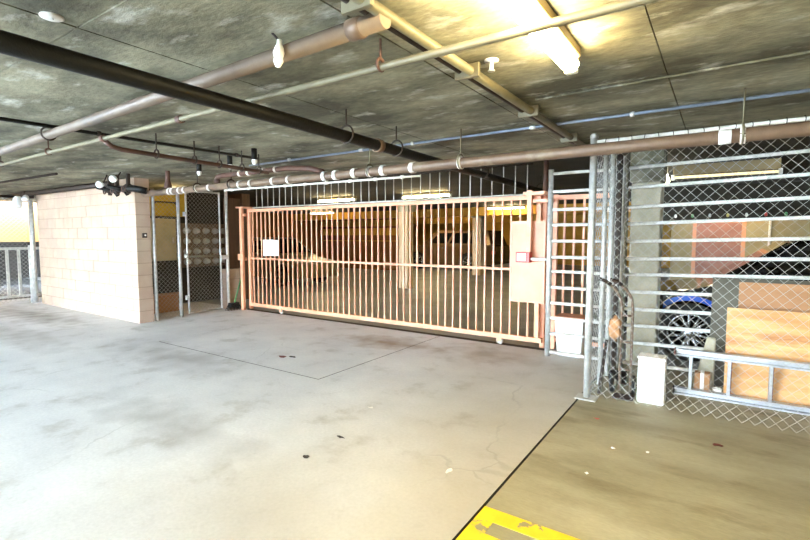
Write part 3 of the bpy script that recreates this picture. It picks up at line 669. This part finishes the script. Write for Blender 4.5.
def car(x0, y0, L_, Wd, H, label, bodym, wb0, wb1, r, flip=1, spokes=7, hood=.72, belt=.95, suv=False, name='car', accent=None):
    # side view along x, near side at y0, nose towards -x when flip = 1
    t = thing(name, (x0+L_/2, y0+Wd/2, 0), label, 'car')
    X = lambda u: x0+u if flip == 1 else x0+L_-u
    def prof():
        pts = [(0,.34), (.02,.5), (.06,hood-.1), (.22,hood-.02), (.9,hood+.08), (1.2,belt)]
        pts += [(L_-.5,belt+.02), (L_-.08,belt-.02), (L_-.02,.6), (L_,.45), (L_-.03,.28)]
        ra = r*1.13
        for c in (wb1, wb0):
            pts += [(c+ra, .22)]+[(c+ra*math.cos(a), r+ra*math.sin(a)) for a in [PI*i/12 for i in range(13)]]+[(c-ra, .22)]
        pts += [(.06,.24)]
        return pts
    P = prof()
    ins = .03
    bm = B()
    rows = []
    for yy, sc in ((y0+.0, 1), (y0+Wd, 1)):
        rows.append([bm.verts.new((X(u), yy, z)) for u, z in P])
    bm.faces.new(rows[0]); bm.faces.new(rows[1][::-1])
    n = len(P)
    for i in range(n): bm.faces.new([rows[0][i], rows[1][i], rows[1][(i+1) % n], rows[0][(i+1) % n]])
    bevel(bm, .035, 2)
    for f in bm.faces: f.smooth = False
    body = obj('body', bm, bodym, t)
    # greenhouse
    a, b = 1.05, L_-(.12 if suv else .45)
    c, d = 1.75, L_-(.35 if suv else 1.15)
    gy = .06; ty_ = .2
    bm = B(); hexa(bm, [(X(a),y0+gy,belt-.03), (X(b),y0+gy,belt-.03), (X(b),y0+Wd-gy,belt-.03), (X(a),y0+Wd-gy,belt-.03)],
                   [(X(c),y0+ty_,H), (X(d),y0+ty_,H), (X(d),y0+Wd-ty_,H), (X(c),y0+Wd-ty_,H)])
    bevel(bm, .05, 2); obj('cabin', bm, bodym, t)
    def lerp(p, q, f): return tuple(p[i]+(q[i]-p[i])*f for i in range(3))
    A = (X(a),y0+gy,belt-.03); Bq = (X(b),y0+gy,belt-.03); Cq = (X(c),y0+ty_,H); D = (X(d),y0+ty_,H)
    def side_pt(u, v): return Vector(lerp(lerp(A, Bq, u), lerp(Cq, D, u), v))
    cuts = ((.09,.36), (.40,.66), (.70,.93)) if suv else ((.10,.46), (.50,.88))
    for u0, u1 in cuts:
        q = [side_pt(u0,.14), side_pt(u1,.14), side_pt(u1,.84), side_pt(u0+.01,.84)]
        bm = B(); prism(bm, [v_+V(0,-.006,0) for v_ in q], (0,.012,0)); obj('side_window', bm, 'glass_dark', t)
    def face_pt(p0, p1, p2, p3, u, v): return Vector(lerp(lerp(p0,p1,u), lerp(p2,p3,u), v))
    A2 = (X(a),y0+Wd-gy,belt-.03); C2 = (X(c),y0+Wd-ty_,H)
    q = [face_pt(A,A2,Cq,C2,u,v_) for u, v_ in ((.06,.1), (.94,.1), (.92,.9), (.08,.9))]
    nrm = V(-.6*flip,0,.75).normalized()*.008
    bm = B(); prism(bm, [v_+nrm for v_ in q], -nrm*2); obj('windscreen', bm, 'glass_dark', t)
    for c_ in (wb0, wb1): wheel(t, (X(c_), y0+.03, r), r, .22, spokes, -1)
    for c_ in (wb0, wb1): wheel(t, (X(c_), y0+Wd-.03, r), r, .22, spokes, 1)
    hl = B(); hexa(hl, [(X(.05),y0+.03,.52), (X(.30),y0-.004,.56), (X(.30),y0+.05,.56), (X(.05),y0+.3,.52)], [(X(.09),y0+.04,.62), (X(.34),y0-.004,.66), (X(.34),y0+.05,.66), (X(.12),y0+.3,.64)])
    obj('headlight', hl, 'meter_glass', t)
    tl = B(); box(tl, min(X(L_-.12),X(L_+.004)), max(X(L_-.12),X(L_+.004)), y0-.004, y0+.12, .72, .86); obj('tail_light', tl, 'red', t)
    for u in ((.36,) if not suv else (.33,.6)):
        hp = side_pt(u, 0); obj('door_handle', bevel(box(B(), hp.x-.09, hp.x+.09, y0-.022, y0+.004, belt-.14, belt-.11), .005), 'rim' if suv else bodym, t)
    obj('mirror', bevel(box(B(), min(X(1.42),X(1.6)), max(X(1.42),X(1.6)), y0-.12, y0+.06, belt+.02, belt+.14), .02), bodym, t)
    if accent:
        ra = r*1.16
        pts = arc((X(wb0), y0-.004, r), ra, .25*PI, .75*PI, 10); pts2 = arc((X(wb0), y0-.004, r), ra+.06, .29*PI, .71*PI, 10)
        bm = B(); v1 = [bm.verts.new(q) for q in pts]; v2 = [bm.verts.new(q) for q in pts2]
        for i in range(10): bm.faces.new([v1[i], v1[i+1], v2[i+1], v2[i]])
        e = bmesh.ops.extrude_face_region(bm, geom=bm.faces[:]); bmesh.ops.translate(bm, verts=[v_ for v_ in e['geom'] if isinstance(v_, bmesh.types.BMVert)], vec=(0,.01,0))
        obj('wheel_arch_trim', bm, accent, t, 'blue wheel arch')
    return t
car(-1.08, 6.2, 4.2, 1.75, 1.42, 'glossy dark car with silver spoked wheel behind the bar fence', 'car_dark', .82, 3.35, .33, 1, 7, .78, .98, name='parked_car', accent='car_blue')
car(-11.95, 17.35, 4.5, 1.8, 1.68, 'tan sport utility car parked beyond the gate pickets', 'car_tan', .85, 3.35, .36, 1, 6, .95, 1.08, True, name='parked_car')
car(-13.7, 9.0, 4.1, 1.7, 1.40, 'cream car half hidden at the left inside the garage', 'car_cream', .8, 3.2, .32, -1, 6, .72, .92, name='parked_car')

# ================================================================== STORE BAY
# door in the far wall
t = struct('door_1', bevel(box(B(), -.48, .38, 12.96, 13.0, 0, 1.75), .006), 'pink_door', 'dusty pink door in the olive wall behind the parking bay', 'door')
bm = B()
for a in ((-.56,-.48,0,1.83), (.38,.46,0,1.83), (-.48,.38,1.75,1.83)): box(bm, a[0], a[1], 12.94, 13.0, a[2], a[3])
obj('door_frame', bm, 'salmon_sheet', t)
obj('door_knob', lathe(B(), (.28,12.96,.95), (0,-1,0), [(.015,0), (.015,.04), (.035,.05), (.03,.08), (0,.085)], 12), 'galv', t)
single('white_drain_pipe', tube(B(), [(.88,12.94,0), (.88,12.94,2.39)], .025, 8), 'white_paint', 'thin white upright pipe right of the pink door', 'pipe')
t = thing('string_lights', (0,10.5,1.8), 'string of tiny coloured bulbs under the dark deep beam', 'lights')
obj('cable', tube(B(), [(-.9+i*.3, 10.56, 1.88-.03*math.sin(i*1.3)) for i in range(11)], .006, 5), 'iron', t)
for i, m in enumerate(('fairy_white','green_handle','meter_glass','lime_pipe','fairy_white','red','green_handle')):
    obj('bulb', lathe(B(), (-.75+i*.28,10.55,1.87), (0,0,-1), [(.012,0), (.025,.03), (.02,.06), (0,.07)], 8), m, t)
# boards leaning against the bars
def leaning(name, x0, x1, ybot, ytop, h, m, label, th=.018, zb=0.0):
    d = Vector((0, ytop-ybot, h)).normalized(); n = V(0, d.z, -d.y)
    bm = B(); prism(bm, [V(x0,ybot,zb), V(x1,ybot,zb), V(x1,ytop,zb+h), V(x0,ytop,zb+h)], n*th)
    mz = min(v_.co.z for v_ in bm.verts)
    bmesh.ops.translate(bm, verts=bm.verts, vec=(0,0,-mz)); return single(name, bm, m, label, 'board')
leaning('olive_board', -.05, .95, 5.33, 5.52, 1.04, 'olive_board', 'dark olive board leaning on the bars behind the plywood', .02)
leaning('plywood_sheet', .16, 1.75, 5.16, 5.33, 1.02, 'plywood_dark', 'darker brown plywood sheet behind the pale one')
leaning('plywood_sheet', .075, 1.55, 4.99, 5.12, .80, 'plywood', 'pale plywood sheet with darker grain patch behind the ladder')
# ladder lying on its side
t = thing('aluminium_ladder', (.8, 4.9, 0), 'aluminium ladder lying on its side in front of the plywood', 'ladder')
def rail(z): return bevel(box(B(), -.30, 2.3, 4.88, 4.945, z, z+.03), .004)
def chan(z0, z1, y0, y1): return box(B(), -.30, 2.3, y0, y1, z0, z1)
for z in (.0, .36):
    bm = B(); box(bm, -.30, 2.3, 4.925, 4.94, z, z+.06); box(bm, -.30, 2.3, 4.87, 4.925, z, z+.012); box(bm, -.30, 2.3, 4.87, 4.925, z+.048, z+.06)
    obj('rail', bm, 'alu', t)
    obj('rail_end', bevel(box(B(), -.315, -.30, 4.865, 4.945, z-.0, z+.06), .003), 'pad_red' if z else 'iron', t)
for k in range(9):
    x = -.18+k*.288
    rg = obj('rung', bevel(box(B(), x-.013, x+.013, 4.88, 4.93, .05, .37), .004), 'alu', t)
    if k in (1, 2): obj('anti_slip_pad', box(B(), x+.013, x+.018, 4.885, 4.925, .07, .35), 'pad_red', rg)
# white foam box
t = thing('white_box', (-.44, 4.52, 0), 'upright white foam box behind the chain-link fence', 'box')
obj('body', bevel(box(B(), -.555, -.345, 4.44, 4.60, 0, .385), .015, 2), 'foam', t)
obj('lid', bevel(box(B(), -.56, -.34, 4.435, 4.605, .385, .41), .008), 'foam', t)
# small things on the floor behind the ladder
t = thing('cinder_block', (-.05,5.2,0), 'small grey slab leaning beside the olive board behind the ladder', 'slab')
obj('slab', bevel(hexa(B(), [(-.17,5.10,0), (.0,5.10,0), (.0,5.2,0), (-.17,5.2,0)], [(-.07,5.14,.5), (.0,5.14,.5), (.0,5.2,.5), (-.07,5.2,.5)]), .01), 'concrete', t)
t = thing('small_carton', (-.08,5.02,0), 'small brown carton standing behind the ladder', 'box')
obj('carton', bevel(box(B(), -.15, -.03, 4.97, 5.07, .0, .2), .004), 'cardboard', t)
obj('tape', box(B(), -.105, -.075, 4.968, 5.072, .0, .203), 'paper', t)
t = thing('white_cup', (.02,4.98,0), 'small white pot beside the pale plywood corner', 'pot')
obj('pot', lathe(B(), (.025,4.99,0), (0,0,1), [(0,0), (.03,0), (.038,.075), (.034,.075), (.028,.01), (0,.01)], 14), 'white_plastic', t)
obj('rim', tube(B(), arc((.025,4.99,.075), .037, 0, 2*PI, 16, (1,0,0), (0,1,0))[:-1], .004, 6, True), 'white_plastic', t)
# white bin with pinkish lid
t = thing('white_bin', (-1.47, 5.74, 0), 'white plastic bin with a pink lid behind the ladder-like bars', 'bin')
obj('body', bevel(hexa(B(), [(-1.60,5.66,0), (-1.32,5.66,0), (-1.32,5.88,0), (-1.60,5.88,0)], [(-1.63,5.63,.44), (-1.29,5.63,.44), (-1.29,5.91,.44), (-1.63,5.91,.44)]), .02, 2), 'white_plastic', t)
obj('lid', bevel(box(B(), -1.64, -1.28, 5.62, 5.92, .44, .49), .015), 'salmon_sheet', t)
# hand truck
t = thing('hand_truck', (-.69, 4.55, 0), 'rusty two-wheeled hand truck with bent handles behind the fence corner', 'hand truck')
for dx in (0, .09):
    x = -.71+dx
    obj('side_rail', tube(B(), [(x,4.52,.05), (x,4.52,.80), (x-.01,4.51,.9), (x-.05,4.49,.97), (x-.12,4.47,1.04), (x-.17,4.46,1.06)], .012, 10), 'brown_pipe', t)
    obj('grip', tube(B(), [(x-.09,4.478,1.015), (x-.13,4.465,1.045), (x-.185,4.458,1.065)], .016, 10), 'iron', t)
for z in (.25, .5, .74): obj('cross_bar', tube(B(), [(-.71,4.52,z), (-.62,4.52,z)], .010, 8), 'brown_pipe', t)
obj('toe_plate', bevel(box(B(), -.75, -.58, 4.40, 4.54, .01, .022), .003), 'iron', t)
for x in (-.785, -.615):
    wv = obj('wheel', lathe(B(), (x-.02,4.62,.09), (1,0,0), [(.0,0), (.05,0), (.06,.0), (.09,.008), (.09,.035), (.06,.04), (0,.04)], 18), 'tyre', t)
    obj('hub', lathe(B(), (x+.02,4.62,.09), (1,0,0), [(.03,0), (.03,.008), (0,.01)], 12), 'galv', wv)
obj('axle', tube(B(), [(-.79,4.62,.09), (-.55,4.62,.09)], .008, 8), 'iron', t)
for x in (-.71, -.62): obj('axle_brace', tube(B(), [(x,4.62,.09), (x,4.52,.28)], .008, 8), 'iron', t)
bm = B()
bmesh.ops.create_icosphere(bm, subdivisions=3, radius=1)
for v_ in bm.verts:
    k_ = 1+.22*math.sin(v_.co.x*5+1)*math.cos(v_.co.z*6)+.12*math.sin(v_.co.y*9)
    v_.co = Vector((-.76+v_.co.x*.05*k_, 4.50+v_.co.y*.035*k_, .62+v_.co.z*.10*k_))
for f in bm.faces: f.smooth = True
single('tan_rag', bm, 'cardboard', 'crumpled tan rag hanging on the hand truck', 'rag')
# clutter at the fence corner
single('dark_hose', tube(B(), [(-.78+.07*math.cos(a*.8), 4.86+.08*math.sin(a*.8), .02+.0035*a) for a in range(34)], .014, 8), 'bristle', 'dark coiled hose on the floor behind the corner post', 'hose')
single('dark_prop', tube(B(), [(-.87,4.45,.015), (-.87,4.75,.45)], .015, 8), 'iron', 'dark slanting rod behind the hand truck', 'rod')

# ================================================================== FLOOR MARKS AND LITTER
yp = thing('parking_line', (-.5,2.1,0), 'worn yellow painted parking line at the bottom edge', 'marking')
bm = B(); prism(bm, [(-1+g,2.235,0), (1.6,2.225,0), (1.6,2.12,0), (-.86,2.125,0), (-1+g,2.125,0)], (0,0,.0025)); obj('cross_line', bm, 'yellow_paint', yp)
bm = B(); prism(bm, [(-1+g,2.125,0), (-.9,2.125,0), (-.89,1.2,0), (-1+g,1.2,0)], (0,0,.0025)); obj('side_line', bm, 'yellow_paint', yp)
bm = B(); prism(bm, [(-.9,2.02,0), (-.2,2.0,0), (-.2,1.9,0), (-.9,1.92,0)], (0,0,.0025)); obj('lower_line', bm, 'yellow_paint', yp)
def scrap(name, c, r, m, label, cat, seed, el=(1,.6)):
    rnd = random.Random(seed); bm = B(); n = 9
    top = [bm.verts.new((c[0]+math.cos(2*PI*i/n)*r*el[0]*rnd.uniform(.6,1.1), c[1]+math.sin(2*PI*i/n)*r*el[1]*rnd.uniform(.6,1.1), rnd.uniform(.003,.012))) for i in range(n)]
    bot = [bm.verts.new((v_.co.x, v_.co.y, v_.co.z-.002)) for v_ in top]
    ct = bm.verts.new((c[0],c[1],.004)); cb = bm.verts.new((c[0],c[1],.002))
    for i in range(n):
        j = (i+1) % n
        bm.faces.new([top[i], top[j], ct]); bm.faces.new([bot[j], bot[i], cb]); bm.faces.new([top[i], bot[i], bot[j], top[j]])
    single(name, bm, m, label, cat)
scrap('dry_leaf', (-4.3,3.74), .07, 'leaf', 'reddish brown dry leaf on the pale floor before the gate', 'leaf', 1)
scrap('dry_leaf', (-4.2,3.80), .05, 'debris', 'dark crumpled leaf touching the reddish one', 'leaf', 2)
scrap('paper_scrap', (-1.33,2.45), .035, 'paper', 'white paper scrap left of the dark floor joint', 'litter', 3, (.5,1.1))
scrap('paper_scrap', (-2.39,3.02), .03, 'paper', 'small white scrap in the middle of the pale floor', 'litter', 4)
scrap('dirt_clump', (-2.2,2.09), .03, 'debris', 'dark dirt clump on the pale floor near the bottom', 'litter', 5)
scrap('dirt_clump', (-2.21,2.44), .04, 'debris', 'dark smear of dirt beyond the nearest clump', 'litter', 6, (1,.35))
scrap('red_wrapper', (-.76,3.84), .03, 'red', 'tiny red wrapper near the fence corner post', 'litter', 7)
scrap('rust_flake', (.04,3.81), .045, 'leaf', 'rust-brown flake on the parking bay floor', 'litter', 8)
for i, (x, y) in enumerate(((-.55,3.35), (-.35,3.42), (-.62,2.9))):
    scrap('paper_scrap', (x,y), .015, 'paper', ['tiny white fleck on the bay floor left of its twin', 'tiny white fleck on the bay floor nearest the fence', 'tiny white fleck on the bay floor beside the joint'][i], 'litter', 10+i)
